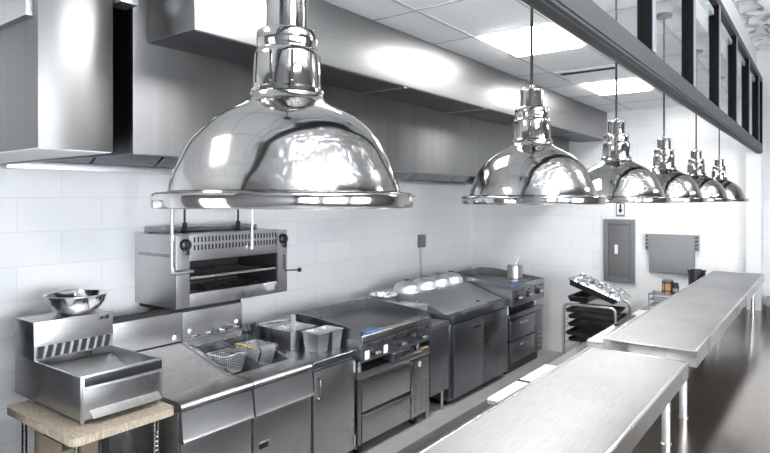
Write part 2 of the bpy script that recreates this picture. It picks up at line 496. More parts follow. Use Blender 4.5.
h1 = thing('duct_casing', (-3.5, 1.3, 2.3), 'narrow upright stainless casing closing the near end of the hood', 'duct')
build('casing', B().box(WX+.002, HX, 1.144, 1.478, HZ, CZ-.002, .003), 'hood', h1)
build('bottom_panel', B().box(WX+.01, HX-.006, 1.15, 1.472, HZ-.004, HZ-.0005), 'paint', h1)  # white colour stands in for the bright reflection under the steel casing
build('end_flange', B().box(WX+.002, HX-.045, 1.115, 1.143, 2.90, CZ-.002, .003), 'steel', h1)
h3 = thing('duct_bracket', (-2.6, 1.52, 3.05), 'small grey steel bracket at the ceiling between duct casing and hood', 'bracket')
build('bracket', B().box(HX-.06, HX+.06, 1.484, 1.572, 3.035, CZ-.002, .003), 'steel', h3)

p = thing('air_plenum', (-2.5, 4.8, 2.9), 'bright stainless ceiling box running along the front of the hood', 'duct')
PLX, PZ = -2.33, 2.885
build('plenum_box', B().box(HX+.002, PLX, 1.655, BY-.002, PZ, CZ-.006, .003), 'plenum', p)
build('soffit', B().box(HX+.01, PLX-.008, 1.663, BY-.01, PZ-.004, PZ-.0005), 'soffit', p)  # dark metal panel under the plenum box
b = B().box(PLX, PLX+.0015, 1.66, BY-.01, 3.055, 3.058)
for y in (3.9, 5.35, 6.7): b.box(PLX, PLX+.0015, y, y+.003, 3.058, CZ-.01)
pieces('seam', b, 'steel_d', p)
b = B()
for y in (3.35, 4.55, 5.75, 6.9): b.box(HX+.01, PLX-.01, y, y+.03, PZ-.009, PZ-.0045)
pieces('joint_strip', b, 'steel', p)

# ------------------------------------------------------------------ heat lamps over the pass
R = .24
LZ = 2.086
LX = -.815
def make_lamp(loc, label):
    t = thing('pendant_lamp', loc, label, 'lamp', 'chrome heat lamps over the pass')
    # local coordinates: z = 0 is the bottom of the rim
    shade = [(.885, .125), (.872, .19), (.85, .26), (.815, .34), (.775, .43), (.735, .505), (.70, .545), (.655, .60), (.60, .65), (.53, .70), (.45, .745), (.37, .785), (.31, .82), (.285, .85), (.278, .88)]
    ins = [(r-.012, z-.010) for r, z in reversed(shade)]
    b = B().lathe([(r*R, z*R) for r, z in shade+ins], n=72, closed=True)
    sh = build('shade', b, 'chrome', t, local=True, smooth=40)
    rim = [(.875, .125), (.905, .118), (.97, .112), (.995, .100), (1.0, .085), (1.0, .012), (.992, 0), (.975, .002), (.972, .012), (.972, .08), (.94, .095), (.875, .105)]
    build('rim', B().lathe([(r*R, z*R) for r, z in rim], n=72, closed=True), 'chrome', t, local=True, smooth=40)
    col = [(.278, .875), (.288, .885), (.288, .905), (.262, .925), (.262, 1.0), (.255, 1.17), (.242, 1.215), (.228, 1.225), (.228, 1.235), (.236, 1.245), (.236, 1.355), (.228, 1.365), (.175, 1.37)]
    build('collar', B().lathe([(r*R, z*R) for r, z in col], n=48), 'chrome', t, local=True, smooth=40)
    fl = B()
    for k in range(10):
        a = 2*PI*k/10
        fl.tube([(.259*R*math.cos(a), .259*R*math.sin(a), .95*R), (.253*R*math.cos(a), .253*R*math.sin(a), 1.18*R)], .011*R, 6)
    pieces('collar_fin', fl, 'chrome', t, local=True)
    cap = [(.172, 1.365), (.172, 1.38), (.160, 1.39), (.160, 1.60), (.166, 1.605), (.166, 1.63), (.155, 1.645), (.05, 1.65), (.045, 1.66), (.045, 1.70), (0, 1.70)]
    build('socket_cap', B().lathe([(r*R, z*R) for r, z in cap], n=40), 'chrome', t, local=True, smooth=40)
    build('cord', B().tube([(0, 0, 1.69*R), (0, 0, CZ-.022-LZ)], .0055, 8), 'black', t, local=True)
    build('ceiling_rose', B().lathe([(.05, 0), (.05, -.012), (.045, -.02), (.01, -.022), (0, -.022)], (0, 0, CZ-.005-LZ), 24), 'black', t, local=True)
    bl = build('bulb', B().lathe([(0, .10*R), (.10*R, .12*R), (.21*R, .20*R), (.26*R, .32*R), (.24*R, .46*R), (.14*R, .62*R), (.09*R, .72*R), (.09*R, .86*R)], n=24), 'bulb', t, local=True)
    return t
ly = [.782, 1.93, 2.945, 3.98, 5.10, 6.31]
ll = ['big polished chrome dome heat lamp largest looking of the row, in front of the hood',
      'polished chrome dome heat lamp second in the row, hanging before the dark hood end',
      'polished chrome dome heat lamp third in the row, above the small arrow sign',
      'polished chrome dome heat lamp fourth in the row, above the grey electrical panel',
      'polished chrome dome heat lamp fifth in the row, above the flat grey wall board',
      'smallest looking chrome dome heat lamp at the end of the row beside the white column']
L0 = make_lamp((LX, ly[0], LZ), ll[0])
for y, l in zip(ly[1:], ll[1:]): dup(L0, (LX, y, LZ), l)

# ------------------------------------------------------------------ the pass: lower counter, boards, shelves
CT = .86
c = thing('serving_counter', (-.75, 4.2, 0), 'long polished steel counter under the pass shelves', 'counter')
build('worktop', B().box(-1.70, .30, .45, 7.84, CT-.045, CT, .004), 'counter', c)
build('cabinet_body', B().box(-1.64, .24, .5, 7.80, .10, CT-.046, .004), 'steel_d', c)
build('plinth', B().box(-1.58, .18, .55, 7.75, 0, .099), 'black', c)
build('upstand', B().box(-.55, .30, 7.80, 7.838, CT+.0005, CT+.17, .004), 'steel', c)
for k in range(9):
    y = .56+k*.8
    build('door', B().box(-1.658, -1.6405, y, y+.78, .14, CT-.10, .004), 'steel_d', c)

def cut_board(y0, y1, label):
    o = B().box(-1.69, -1.40, y0, y1, CT+.0005, CT+.016, .004)
    o = build('cutting_board', o, 'white', loc=(-1.545, (y0+y1)/2, CT))
    tag(o, label, 'cutting board', 'white cutting boards along the counter edge')
cut_board(3.31, 3.75, 'white cutting board on counter edge before the dark gap')
cut_board(3.785, 4.26, 'white cutting board just past a dark gap, ending beside the shelf corner')
cut_board(5.21, 7.00, 'long white cutting board beside the far pass shelf with a knife on it')
k = thing('chef_knife', (-1.62, 6.0, CT+.017), 'black handled knife lying on the long white cutting board', 'knife')
build('blade', B().prism([(-1.595, 5.48), (-1.605, 5.48), (-1.64, 5.93), (-1.605, 5.95)], 'z', CT+.0165, CT+.0195), 'alu', k)
build('handle', B().box(-1.662, -1.615, 5.93, 6.55, CT+.0165, CT+.036, .006), 'black', k)
k = thing('gap_strip', (-1.66, 3.767, CT+.001), 'thin dark strip filling the gap between two white cutting boards', 'scraper')
build('blade', B().box(-1.69, -1.42, 3.754, 3.781, CT+.001, CT+.018, .002), 'dark', k)  # dark strip laid between the two boards

SZ, SH = 1.275, .085
def shelf(y0, y1, legs, label):
    t = thing('pass_shelf', (-.83, (y0+y1)/2, CT), label, 'shelf', 'steel pass shelves')
    b = B().box(-1.07, -.57, y0, y1, SZ-.003, SZ, 0)
    ap = B()
    for q in ((-.588, -.57, y0, y1), (-1.07, -1.052, y0, y1), (-1.052, -.588, y0, y0+.018), (-1.052, -.588, y1-.018, y1)):
        ap.box(*q, SZ-SH, SZ-.0035, .0)
    ta = build('shelf_top', b, 'top', t)
    build('apron', ap, 'apron', t)
    rr = B()
    for q in ((-.582, -.565, y0, y1), (-1.075, -1.058, y0, y1)): rr.box(*q, SZ-.004, SZ+.004, .003)
    for q in ((y0-.004, y0+.012), (y1-.012, y1+.004)): rr.box(-1.06, -.58, *q, SZ-.003, SZ+.0035, .002)
    build('raised_edge', rr, 'steel_b', t)
    for y in legs:
        for x in (-.66, -1.0):
            lg = build('leg', B().tube([(x, y, CT+.006), (x, y, SZ-.004)], .021, 18), 'pan', t)
            build('foot_flange', B().lathe([(.026, 0), (.026, .004), (.022, .006)], (x, y, CT), 20), 'pan', lg)
    return t
shelf(.55, 3.337, (.7, 3.27), 'brushed steel pass shelf on two round legs, ending at the middle of the counter')
shelf(3.586, 7.80, (3.72, 7.6), 'far brushed steel pass shelf reaching the white column by the back wall')

# items at the end of the counter
t = thing('wire_rack', (-1.46, 7.15, CT), 'small wire rack at the counter end behind the far shelf, under an orange jar', 'rack')
wx0, wx1, wy0, wy1 = -1.60, -1.30, 7.05, 7.30
for z in (CT+.07, CT+.13, CT+.19):
    b = B().tube([(wx0, wy0, z), (wx1, wy0, z), (wx1, wy1, z), (wx0, wy1, z), (wx0, wy0, z)], .005, 6)
    for q in range(1, 6): b.tube([(wx0, wy0+.043*q, z), (wx1, wy0+.043*q, z)], .0028, 6)
    build('shelf_wires', b, 'grey', t)
for x in (wx0, wx1):
    for y in (wy0, wy1):
        build('post', B().tube([(x, y, CT), (x, y, CT+.205)], .007, 8), 'grey', t)
JX, JY, JZ = -1.43, 7.17, CT+.196
t = thing('spice_jar', (JX, JY, JZ), 'clear jar of orange spice in a dark wire holder on the small wire rack', 'jar')
build('body', B().lathe([(0, 0), (.050, 0), (.054, .01), (.054, .12), (.048, .135)], (JX, JY, JZ), 24), 'spice', t)
build('lid', B().lathe([(.05, 0), (.054, .004), (.054, .02), (.05, .024), (0, .024)], (JX, JY, JZ+.134), 24), 'grey', t)
b = B()
for a in (.2, 1.6, 3.0, 4.4, 5.6):
    b.tube([(JX+.058*math.cos(a), JY+.058*math.sin(a), JZ+.001), (JX+.058*math.cos(a), JY+.058*math.sin(a), JZ+.14)], .005, 6)
for z in (.03, .12): b.lathe([(.055, z), (.061, z), (.061, z+.012), (.055, z+.012)], (JX, JY, JZ), 24, closed=True)
build('wire_holder', b, 'dark', t)
t = thing('black_canister', (-1.335, 7.12, JZ), 'dark canister standing beside the orange jar on the wire rack', 'jar')
build('body', B().lathe([(0, 0), (.032, 0), (.034, .005), (.034, .10), (.028, .12), (.028, .135), (0, .135)], (-1.34, 7.12, JZ), 20), 'black', t)
build('label_band', B().lathe([(.0343, .04), (.035, .045), (.035, .07), (.0343, .075)], (-1.34, 7.12, JZ), 20), 'grey3', t)
t = thing('black_pail', (-1.175, 7.38, CT), 'tall black pail standing beside the far shelf under the grey wall board', 'bucket')
build('pail', B().lathe([(0, 0), (.070, 0), (.088, .44), (.094, .442), (.094, .46), (.086, .46), (.084, .44), (.066, .01), (0, .01)], (-1.175, 7.38, CT), 32), 'black', t)
build('handle', B().tube([(-1.175+.096*math.cos(a), 7.36, CT+.43+.05*math.sin(a)) for a in [PI*k/12 for k in range(13)]], .004, 6), 'alu', t)

# ------------------------------------------------------------------ things on the back wall
yb = BY
t = thing('electrical_panel', (-2.17, yb, 1.03), 'upright grey electrical panel with framed door on the back wall', 'electrical panel')
b = B()
for q in ((-2.365, -2.305, 1.035, 1.85), (-2.035, -1.975, 1.035, 1.85), (-2.305, -2.035, 1.035, 1.10), (-2.305, -2.035, 1.785, 1.85)):
    b.box(q[0], q[1], yb-.05, yb-.001, q[2], q[3], .006)
build('frame', b, 'grey', t)
d = build('door', B().box(-2.302, -2.038, yb-.035, yb-.001, 1.103, 1.782, .004), 'grey2', t)
build('latch', B().box(-2.225, -2.185, yb-.045, yb-.0345, 1.40, 1.52, .004), 'white', d)
t = thing('wall_board', (-1.54, yb, 1.19), 'blank pale grey metal board with slotted side flanges on the back wall', 'board')
build('sheet', B().box(-1.80, -1.29, yb-.07, yb-.001, 1.20, 1.675, .006), 'grey3', t)
b = B()
for x0, x1 in ((-1.845, -1.801), (-1.289, -1.245)): b.box(x0, x1, yb-.065, yb-.001, 1.48, 1.675, .003)
pieces('flange', b, 'grey3', t)
b = B()
for x in (-1.823, -1.267):
    for z in (1.50, 1.545, 1.59, 1.635): b.box(x-.012, x+.012, yb-.067, yb-.0655, z, z+.018)
pieces('slot', b, 'gap', t)
t = thing('arrow_sign', (-2.16, yb, 1.91), 'small white sign with a dark downward arrow above the electrical panel', 'sign')
build('plate', B().box(-2.215, -2.105, yb-.008, yb-.001, 1.885, 2.06, .002), 'grey', t)
build('face', B().box(-2.203, -2.117, yb-.0095, yb-.0081, 1.91, 2.05, 0), 'white', t)
b = B().prism([(-2.172, 2.045), (-2.148, 2.045), (-2.148, 1.975), (-2.130, 1.975), (-2.16, 1.925), (-2.190, 1.975), (-2.172, 1.975)], 'y', yb-.0108, yb-.0096)
build('arrow', b, 'black', t)

t = thing('wall_outlet', (WX, 6.6, 1.5), 'grey switch box with a thin conduit on the left wall above the domes', 'outlet')
build('box', B().box(WX+.001, WX+.05, 6.53, 6.66, 1.47, 1.64, .008), 'grey', t)
build('cover', B().box(WX+.05, WX+.056, 6.54, 6.65, 1.48, 1.63, .003), 'grey2', t)
build('conduit', B().tube([(WX+.02, 6.595, 1.475), (WX+.02, 6.595, .9)], .011, 8), 'alu', t)

t = thing('added_refrigerator', (-3.9, .5, 0), 'added dark refrigerator for steel reflections, by the left wall before the maple table', 'refrigerator')  # added out of view so nearby steel has something dark to reflect
build('cabinet', B().box(-4.33, -3.55, -.17, 1.18, .12, 2.1, .006), 'steel_d', t)
for a, c_ in ((-.15, .50), (.51, 1.16)):
    d = build('door', B().box(-3.549, -3.50, a, c_, .30, 2.07, .008), 'steel_d', t)
    build('handle', B().tube([(-3.50, .47 if a < 0 else .54, 1.0), (-3.455, .47 if a < 0 else .54, 1.02), (-3.455, .47 if a < 0 else .54, 1.38), (-3.50, .47 if a < 0 else .54, 1.4)], .011, 8), 'alu', d)
for x in (-4.25, -3.62):
    for y in (-.09, 1.10): build('leg', B().tube([(x, y, 0), (x, y, .119)], .022, 10), 'alu', t)

t = thing('added_locker', (-4.1, 1.3, 0), 'added dark locker for steel reflections, between the added refrigerator and the maple table', 'locker')  # unseen; added to darken what the dump station's side reflects
build('cabinet', B().box(-4.33, -3.97, 1.20, 1.395, 0, 1.95, .004), 'frame', t)
d = build('door', B().box(-3.969, -3.955, 1.206, 1.39, .05, 1.93, .003), 'frame', t)
build('latch', B().box(-3.955, -3.94, 1.22, 1.24, .95, 1.07, .003), 'alu', d)

# ------------------------------------------------------------------ butcher block table and dump station
t = thing('butcher_block_table', (-3.42, 1.74, 0), 'small worn maple topped table on chrome posts under the dump station', 'table')
b = B()
pts = []
for cx, cy, a0 in ((-3.064, 1.474, -90), (-3.064, 1.985, 0), (-3.80, 1.985, 90), (-3.80, 1.474, 180)):
    for q in range(5):
        a = math.radians(a0+22.5*q); pts.append((cx+.04*math.cos(a), cy+.04*math.sin(a)))
b.prism(pts, 'z', .857, .90)
build('tabletop', b, 'wood', t)
for x in (-3.11, -3.74):
    for y in (1.50, 1.945):
        b = B().tube([(x, y, .02), (x, y, .856)], .0155, 12)
        for k in range(30):
            z = .06+.026*k; b.lathe([(.0155, z-.002), (.0172, z), (.0155, z+.002)], (x, y, 0), 12)
        lg = build('leg', b, 'chrome', t)
        build('foot', B().lathe([(0, 0), (.022, 0), (.022, .012), (.012, .022)], (x, y, 0), 14), 'black', lg)
b = B()
for k in range(14): b.tube([(-3.74+.0485*k, 1.50, .30), (-3.74+.0485*k, 1.945, .30)], .003, 6)
b.tube([(-3.74, 1.50, .296), (-3.11, 1.50, .296), (-3.11, 1.945, .296), (-3.74, 1.945, .296), (-3.74, 1.50, .296)], .005, 8)
build('wire_shelf', b, 'alu', t)
t = thing('cardboard_box', (-3.5, 1.70, .304), 'brown cardboard box on the wire shelf below the maple table', 'box')
build('carton', B().box(-3.70, -3.36, 1.54, 1.74, .304, .72, .004), 'card', t)
build('flap', B().box(-3.695, -3.365, 1.534, 1.5395, .62, .76, .002), 'card', t)

t = thing('dump_station', (-3.55, 1.78, .9), 'stainless fry dump station with tall slatted back on the maple table', 'food warmer')
Xb, Xf, Xm, ya, yc = -3.98, -3.166, -3.72, 1.543, 2.022
b = B()
b.box(Xb, Xf, ya, ya+.012, .925, 1.157, .002).box(Xb, Xf, yc-.012, yc, .925, 1.157, .002)      # sides
b.box(Xf-.014, Xf, ya+.012, yc-.012, .925, 1.157, .002)                                          # front
b.box(Xb, Xf-.014, ya+.012, yc-.012, .925, .937)                                                 # floor
b.box(Xb, Xm, ya, yc, 1.1575, 1.38, .003)                                                        # tall back
build('housing', b, 'steel', t)
b = B().prism([(Xm, 1.12), (Xm, 1.11), (-3.36, .99), (Xf-.02, .99), (Xf-.02, 1.0), (-3.36, 1.0)], 'y', ya+.014, yc-.014)
build('sloped_pan', b, 'pan', t)
b = B().box(Xf, Xf+.010, ya+.02, yc-.008, 1.105, 1.150, .002)
build('dark_strip', b, 'black', t)
b = B().box(Xf, Xf+.016, ya+.02, yc-.006, 1.088, 1.101, .003).box(Xf-.02, Xf+.004, ya, yc, 1.152, 1.162, .003)
pieces('lip', b, 'bright', t)
b = B().prism([(Xf, .962), (Xf+.004, .975), (Xf+.045, .945), (Xf+.045, .937), (Xf, .950)], 'y', ya+.045, yc-.03)
build('crumb_ledge', b, 'bright', t)
build('vent_recess', B().box(Xm, Xm+.003, ya+.02, yc-.02, 1.165, 1.235), 'void', t)
b = B()
for k in range(9):
    y = ya+.04+k*.05
    b.prism([(y, 1.165), (y+.018, 1.165), (y+.034, 1.235), (y+.016, 1.235)], 'x', Xm+.003, Xm+.014)
pieces('slat', b, 'alu', t)
b = B().box(Xm, Xm+.006, 1.925, 1.995, 1.335, 1.372, .003)
build('switch_plate', b, 'grey', t)
for y in (1.94, 1.975):
    build('knob', B().lathe([(.011, 0), (.011, .010), (.008, .014), (0, .014)], (Xm+.006, y, 1.352), 14, axis='x'), 'black', t)
for x in (-3.78, -3.185):
    for y in (1.56, 2.005):
        build('foot', B().lathe([(0, 0), (.008, 0), (.014, .02), (.014, .025)], (x, y, .9005), 10), 'alu', t)
prof = [(0, 0), (.09, 0), (.115, .006), (.155, .04), (.182, .085), (.194, .128), (.205, .134), (.212, .138), (.205, .139), (.193, .132), (.178, .087), (.15, .044), (.11, .01), (0, .004)]
tag(build('mixing_bowl', B().lathe([(r*.91, z*.9) for r, z in prof], (-3.84, 1.845, 1.381), 48), 'pan_s', loc=(-3.84, 1.845, 1.381)), 'shiny steel mixing bowl on top of the dump station', 'bowl')

# ------------------------------------------------------------------ fry line
BXK = -3.86
def nose(y0, y1):
    return B().prism([(-3.245, .868), (-3.245, .905), (-3.075, .902), (-3.05, .893), (FX+.002, .876), (FX+.002, .858), (-3.06, .85)], 'y', y0, y1)
def slope(x): return .893 + .26*(-3.246-x)
def wedge(bm, y0, y1, x0, x1, up, dn): return bm.prism([(x0, slope(x0)+up), (x1, slope(x1)+up), (x1, slope(x1)-dn), (x0, slope(x0)-dn)], 'y', y0, y1)
# dump table
t = thing('fry_dump_table', (-3.5, 2.33, 0), 'stainless breading table with wide empty sloped top beside the maple table', 'counter')
y0, y1 = 2.068, 2.608
build('body', B().box(BXK, -3.075, y0, y1, .10, .845, .003), 'steel', t)
build('front_rail', nose(y0, y1), 'steel', t)
build('sloped_top', wedge(B(), y0+.012, y1-.016, -3.83, -3.2455, 0, .02), 'worn', t)
for a, c_ in ((y0, y0+.011), (y1-.015, y1)):
    build('side_panel', B().prism([(BXK, .8455), (BXK, 1.055), (-3.83, 1.055), (-3.2455, .912), (-3.2455, .8455)], 'y', a, c_), 'steel_b', t)
build('apron', B().prism([(-3.07, .849), (FX-.005, .849), (FX+.012, .69), (FX+.022, .675), (FX+.016, .665), (-3.07, .665)], 'y', y0+.002, y1-.004), 'steel', t)
build('door', B().box(-3.074, -3.052, y0+.004, y1-.006, .115, .655, .004), 'steel', t)
build('backsplash', B().box(BXK, -3.831, y0, y1, 1.056, 1.27, .004), 'steel', t)
build('flue', B().box(-3.94, BXK-.001, y0, y1-.002, .80, 1.295, .002), 'void', t)
build('splash_bolt', B().lathe([(.020, 0), (.020, .01), (.011, .016), (0, .016)], (-3.831, y1-.06, 1.09), 14, axis='x'), 'alu', t)
for x in (-3.15, -3.78):
    for y in (y0+.06, y1-.06): build('foot', B().lathe([(0, 0), (.025, 0), (.02, .1)], (x, y, 0), 12), 'alu', t)

# fryer
t = thing('deep_fryer', (-3.5, 2.9, 0), 'twin tank deep fryer with wire baskets beside the sloped table', 'fryer')
y0, y1 = 2.616, 3.172
b = B().box(BXK, -3.075, y0, y0+.015, .10, .8725, .002).box(BXK, -3.075, y1-.015, y1, .10, .8725, .002)
b.box(-3.245, -3.075, y0+.015, y1-.015, .10, .867).box(BXK, -3.76, y0+.015, y1-.015, .10, .8725).box(-3.76, -3.245, y0+.015, y1-.015, .10, .55)
build('body', b, 'steel', t)
build('front_rail', nose(y0, y1), 'steel', t)
b = B()
for a, c_ in ((y0, y0+.026), (y1-.026, y1)):
    b.prism([(BXK, .873), (BXK, slope(-3.83)+.003), (-3.83, slope(-3.83)+.003), (-3.2455, .896), (-3.2455, .873)], 'y', a, c_)
b.prism([(BXK, .873), (BXK, slope(-3.83)+.003), (-3.83, slope(-3.83)+.003), (-3.74, slope(-3.74)+.003), (-3.74, .873)], 'y', y0+.026, y1-.026)
build('deck', b, 'steel', t)
for a in ((y0+.027, y0+.274), (y0+.282, y1-.027)):
    tb = B().tray(-3.738, -3.25, a[0], a[1], .58, .89, .02, .004)
    for v in tb.bm.verts:
        if v.co.z > .85: v.co.z = slope(v.co.x) + (v.co.z-.89)
    tk = build('tank', tb, 'steel_d', t)
    build('oil', B().box(-3.715, -3.275, a[0]+.022, a[1]-.022, .60, .80), 'oil', tk)
build('apron', B().prism([(-3.07, .849), (FX-.005, .849), (FX+.012, .69), (FX+.022, .672), (FX+.016, .662), (-3.07, .662)], 'y', y0+.004, y1-.002), 'steel', t)
d = build('door', B().box(-3.074, -3.052, y0+.006, y1-.004, .115, .652, .004), 'steel', t)
build('recessed_handle', B().box(-3.053, -3.049, y0+.055, y0+.135, .425, .462, .002), 'black', d)
build('handle_lip', B().box(-3.05, -3.041, y0+.05, y0+.14, .463, .472, .002), 'steel_b', d)
build('backsplash', B().box(BXK, -3.831, y0, y1, slope(-3.83)+.0035, 1.265, .004), 'steel', t)
build('flue', B().box(-3.94, BXK-.001, y0, y1+.012, .80, 1.295, .002), 'void', t)
for ya_, yb_ in ((y0+.04, y0+.25), (y1-.26, y1-.04)):
    b = B().tube([(-3.81, ya_, 1.075), (-3.81, yb_, 1.075)], .006, 8)
    for y in (ya_+.04, yb_-.04): b.tube([(-3.831, y, 1.085), (-3.76, y, 1.085), (-3.755, y, 1.10)], .007, 8)
    build('basket_hanger', b, 'chrome', t)
for y in (y0+.06, y1-.06): build('splash_bolt', B().lathe([(.020, 0), (.020, .01), (.011, .016), (0, .016)], (-3.831, y, 1.115), 14, axis='x'), 'alu', t)
for x in (-3.15, -3.78):
    for y in (y0+.06, y1-.06): build('foot', B().lathe([(0, 0), (.025, 0), (.02, .1)], (x, y, 0), 12), 'alu', t)

t = thing('fry_basket', (-3.5, 2.76, .81), 'small wire fry basket tilted in the tank beside the sloped table', 'fry basket', 'fry baskets')
build('mesh_body', B().wires(-3.61, -3.42, 2.665, 2.865, .85, .985, .02, .018), 'pan', t)
build('handle', B().tube([(-3.42, 2.76, .985), (-3.36, 2.76, 1.01), (-3.31, 2.765, 1.005)], .006, 8), 'pan', t)
t = thing('fry_basket', (-3.5, 3.0, .81), 'wire fry basket with brown crumbs along its rim, in the tank by the pans', 'fry basket', 'fry baskets')
build('mesh_body', B().wires(-3.60, -3.37, 2.912, 3.115, .85, 1.005, .022, .013), 'pan', t)
cr = B()
for k in range(60):
    x = -3.59+.20*random.random(); y = 2.912+random.uniform(-.010, .012); r = random.uniform(.005, .009)
    cr.lathe([(0, -r), (r*.8, -r*.5), (r, 0), (r*.7, r*.6), (0, r)], (x, y, 1.008+random.random()*.006), 6)
build('crumbs', cr, 'crumb', t)['kind'] = 'stuff'
for y in (2.93, 3.10):
    build('hook', B().tube([(-3.37, y, 1.005), (-3.345, y, 1.01), (-3.33, y, .99), (-3.36, y, .90)], .006, 8), 'chrome', t)
t = thing('fryer_brush', (-3.76, 3.23, .9), 'black bristled brush upright by the pans, thin rod handle over them', 'brush')
b = B()
for k in range(70):
    y = 3.195+random.random()*.07; x = -3.80+random.random()*.07
    b.tube([(x, y, 1.02), (x+random.uniform(-.014, .014), y+random.uniform(-.014, .014), 1.08+random.uniform(-.02, .02))], .0022, 4)
build('bristles', b, 'dark', t)['kind'] = 'stuff'
build('block', B().box(-3.805, -3.725, 3.19, 3.27, .901, 1.03, .006), 'dark', t)
build('rod', B().tube([(-3.74, 3.255, 1.025), (-3.74, 3.262, 1.073), (-3.72, 3.30, 1.0745), (-3.66, 3.585, 1.0745)], .005, 8), 'dark', t)

# cabinet with pans
t = thing('worktop_cabinet', (-3.6, 3.43, 0), 'single door stainless cabinet holding the steel pans, between fryer and griddle', 'cabinet')
y0, y1 = 3.182, 3.672
build('body', B().box(BXK, -3.075, y0, y1, .10, .84, .003), 'steel', t)
build('worktop', B().box(BXK, FX+.01, y0-.004, y1+.012, .845, .90, .010, 3), 'steel_d', t)
d = build('door', B().box(-3.074, FX, y0+.006, y1-.02, .105, .825, .004), 'steel', t)
b = B().tube([(FX+.002, 3.235, .765), (FX+.025, 3.235, .755), (FX+.03, 3.235, .69), (FX+.025, 3.235, .625), (FX+.002, 3.235, .615)], .007, 8)
b.lathe([(.013, 0), (.013, .006), (0, .008)], (FX, 3.235, .765), 12, axis='x').lathe([(.013, 0), (.013, .006), (0, .008)], (FX, 3.235, .615), 12, axis='x')
build('handle', b, 'chrome', d)
pieces('hinge', B().tube([(FX+.004, y1-.02, .13), (FX+.004, y1-.02, .22)], .009, 8).tube([(FX+.004, y1-.02, .72), (FX+.004, y1-.02, .81)], .009, 8), 'alu', d)
build('splash', B().box(BXK, BXK+.02, y0, y1, .901, .955, .003), 'steel', t)
for x in (-3.10, -3.78):
    for y in (y0+.06, y1-.06): build('foot', B().lathe([(0, 0), (.022, 0), (.018, .1)], (x, y, 0), 12), 'alu', t)

def pan(x0, x1, ya_, yb_, h, label, mat='pan'):
    o = build('food_pan', B().tray(x0, x1, ya_, yb_, .9012, .9012+h, .016, .003, .012), mat, loc=((x0+x1)/2, (ya_+yb_)/2, .901))
    return tag(o, label, 'pan', 'steel food pans on the cabinet top')
p1 = pan(-3.345, -3.165, 3.375, 3.50, .155, 'steel food pan on the cabinet edge in front of the tong pan')
pan(-3.345, -3.165, 3.53, 3.655, .155, 'steel food pan on the cabinet edge against the griddle side')
p3 = pan(-3.60, -3.385, 3.285, 3.405, .165, 'tall steel food pan with an upright silver tong handle in it')
pan(-3.60, -3.385, 3.44, 3.56, .165, 'steel food pan behind the front pair, beside the pan with tongs')
pan(-3.82, -3.64, 3.295, 3.425, .16, 'steel food pan at the back beside the black fryer brush')
pan(-3.82, -3.64, 3.46, 3.60, .16, 'steel food pan at the back against the griddle side')
t = thing('serving_tongs', (-3.42, 3.34, .91), 'silver tongs standing upright in the tall steel pan', 'tongs')
b = B().prism([(3.325, .906), (3.34, .906), (3.355, 1.17), (3.33, 1.185)], 'x', -3.425, -3.42).prism([(3.345, .906), (3.36, .906), (3.36, 1.17), (3.335, 1.185)], 'x', -3.41, -3.405)
pieces('arm', b, 'satin', t)
build('hinge_end', B().tube([(-3.427, 3.345, 1.178), (-3.403, 3.345, 1.178)], .011, 10), 'satin', t)

# ------------------------------------------------------------------ griddle
def knob(parent, x, y, z, r=.022):
    kb = build('knob', B().lathe([(r*1.4, 0), (r*1.4, .006), (r*1.1, .010), (r, .030), (r*.8, .036), (0, .036)], (x, y, z), 20, axis='x'), 'black', parent)
    build('knob_grip', B().box(x+.03, x+.058, y-r*.6, y+r*1.9, z-.012, z+.008, .005), 'bright', kb)
    return kb
def side_splash(bm, y0, y1, xb, xf, zb, zf, zlow):
    bm.prism([(xb, zlow), (xb, zb), (xb+.20, zb), (xf-.10, zf), (xf, zf-.015), (xf, zlow)], 'y', y0, y1)
t = thing('flat_griddle', (-3.4, 4.2, .7), 'wide flat top griddle with three knobs and blue cloth, beside the pans', 'griddle')
y0, y1 = 3.70, 4.735; GB = -3.80; GF = -3.0
b = B().box(GB, GF-.02, y0, y1, .79, .965, .003)
build('body', b, 'steel_d', t)
b = B(); side_splash(b, y0, y0+.02, GB, GF-.01, 1.10, 1.055, .966); side_splash(b, y1-.02, y1, GB, GF-.01, 1.10, 1.055, .966)
b.box(GB, GB+.02, y0+.02, y1-.02, .966, 1.10)
build('splash_guard', b, 'steel_d', t)
build('cook_plate', B().box(GB+.021, -3.13, y0+.021, y1-.021, .966, 1.0, .003), 'griddle', t)
b = B().box(-3.13, -3.115, y0+.021, y1-.021, .966, .99).box(-3.03, GF, y0, y1, .95, 1.0, .008, 3)
b.box(-3.12, -3.03, y0+.021, y1-.021, .966, .972)
build('grease_trough', b, 'steel_b', t)
build('control_panel', B().box(GF-.019, GF, y0, y1, .785, .948, .003), 'steel_d', t)
build('shadow_slot', B().box(GF-.004, GF+.001, y0+.02, y1-.02, .940, .949), 'gap', t)
b = B()
for k in range(6):
    y = y0+.065+k*.172; b.box(GF, GF+.002, y, y+.062, .905, .930, .0)
pieces('vent_slot', b, 'gap', t)
for y in (3.845, 4.22, 4.55): knob(t, GF, y, .85 if y < 4 else .848)
b = B().box(GF, GF+.002, 3.735, 3.795, .805, .875)
b.box(GF, GF+.002, 3.99, 4.045, .805, .875)
pieces('rating_label', b, 'label', t)
b = B().box(GF-.10, GF+.03, 4.10, 4.40, .715, .783, .004)
build('grease_drawer', b, 'steel_d', t)
b = B()
for x in (GF-.1, GB+.08):
    for y in (y0+.08, y1-.08): build('foot', B().lathe([(0, 0), (.022, 0), (.016, .0915)], (x, y, .6985), 10), 'alu', t)
build('burner_box', B().box(GB+.06, GF-.16, y0+.12, y1-.12, .72, .789), 'void', t)
t = thing('blue_cloth', (-3.08, 3.85, 1.0), 'crumpled blue cloth on the near corner of the wide griddle', 'cloth')
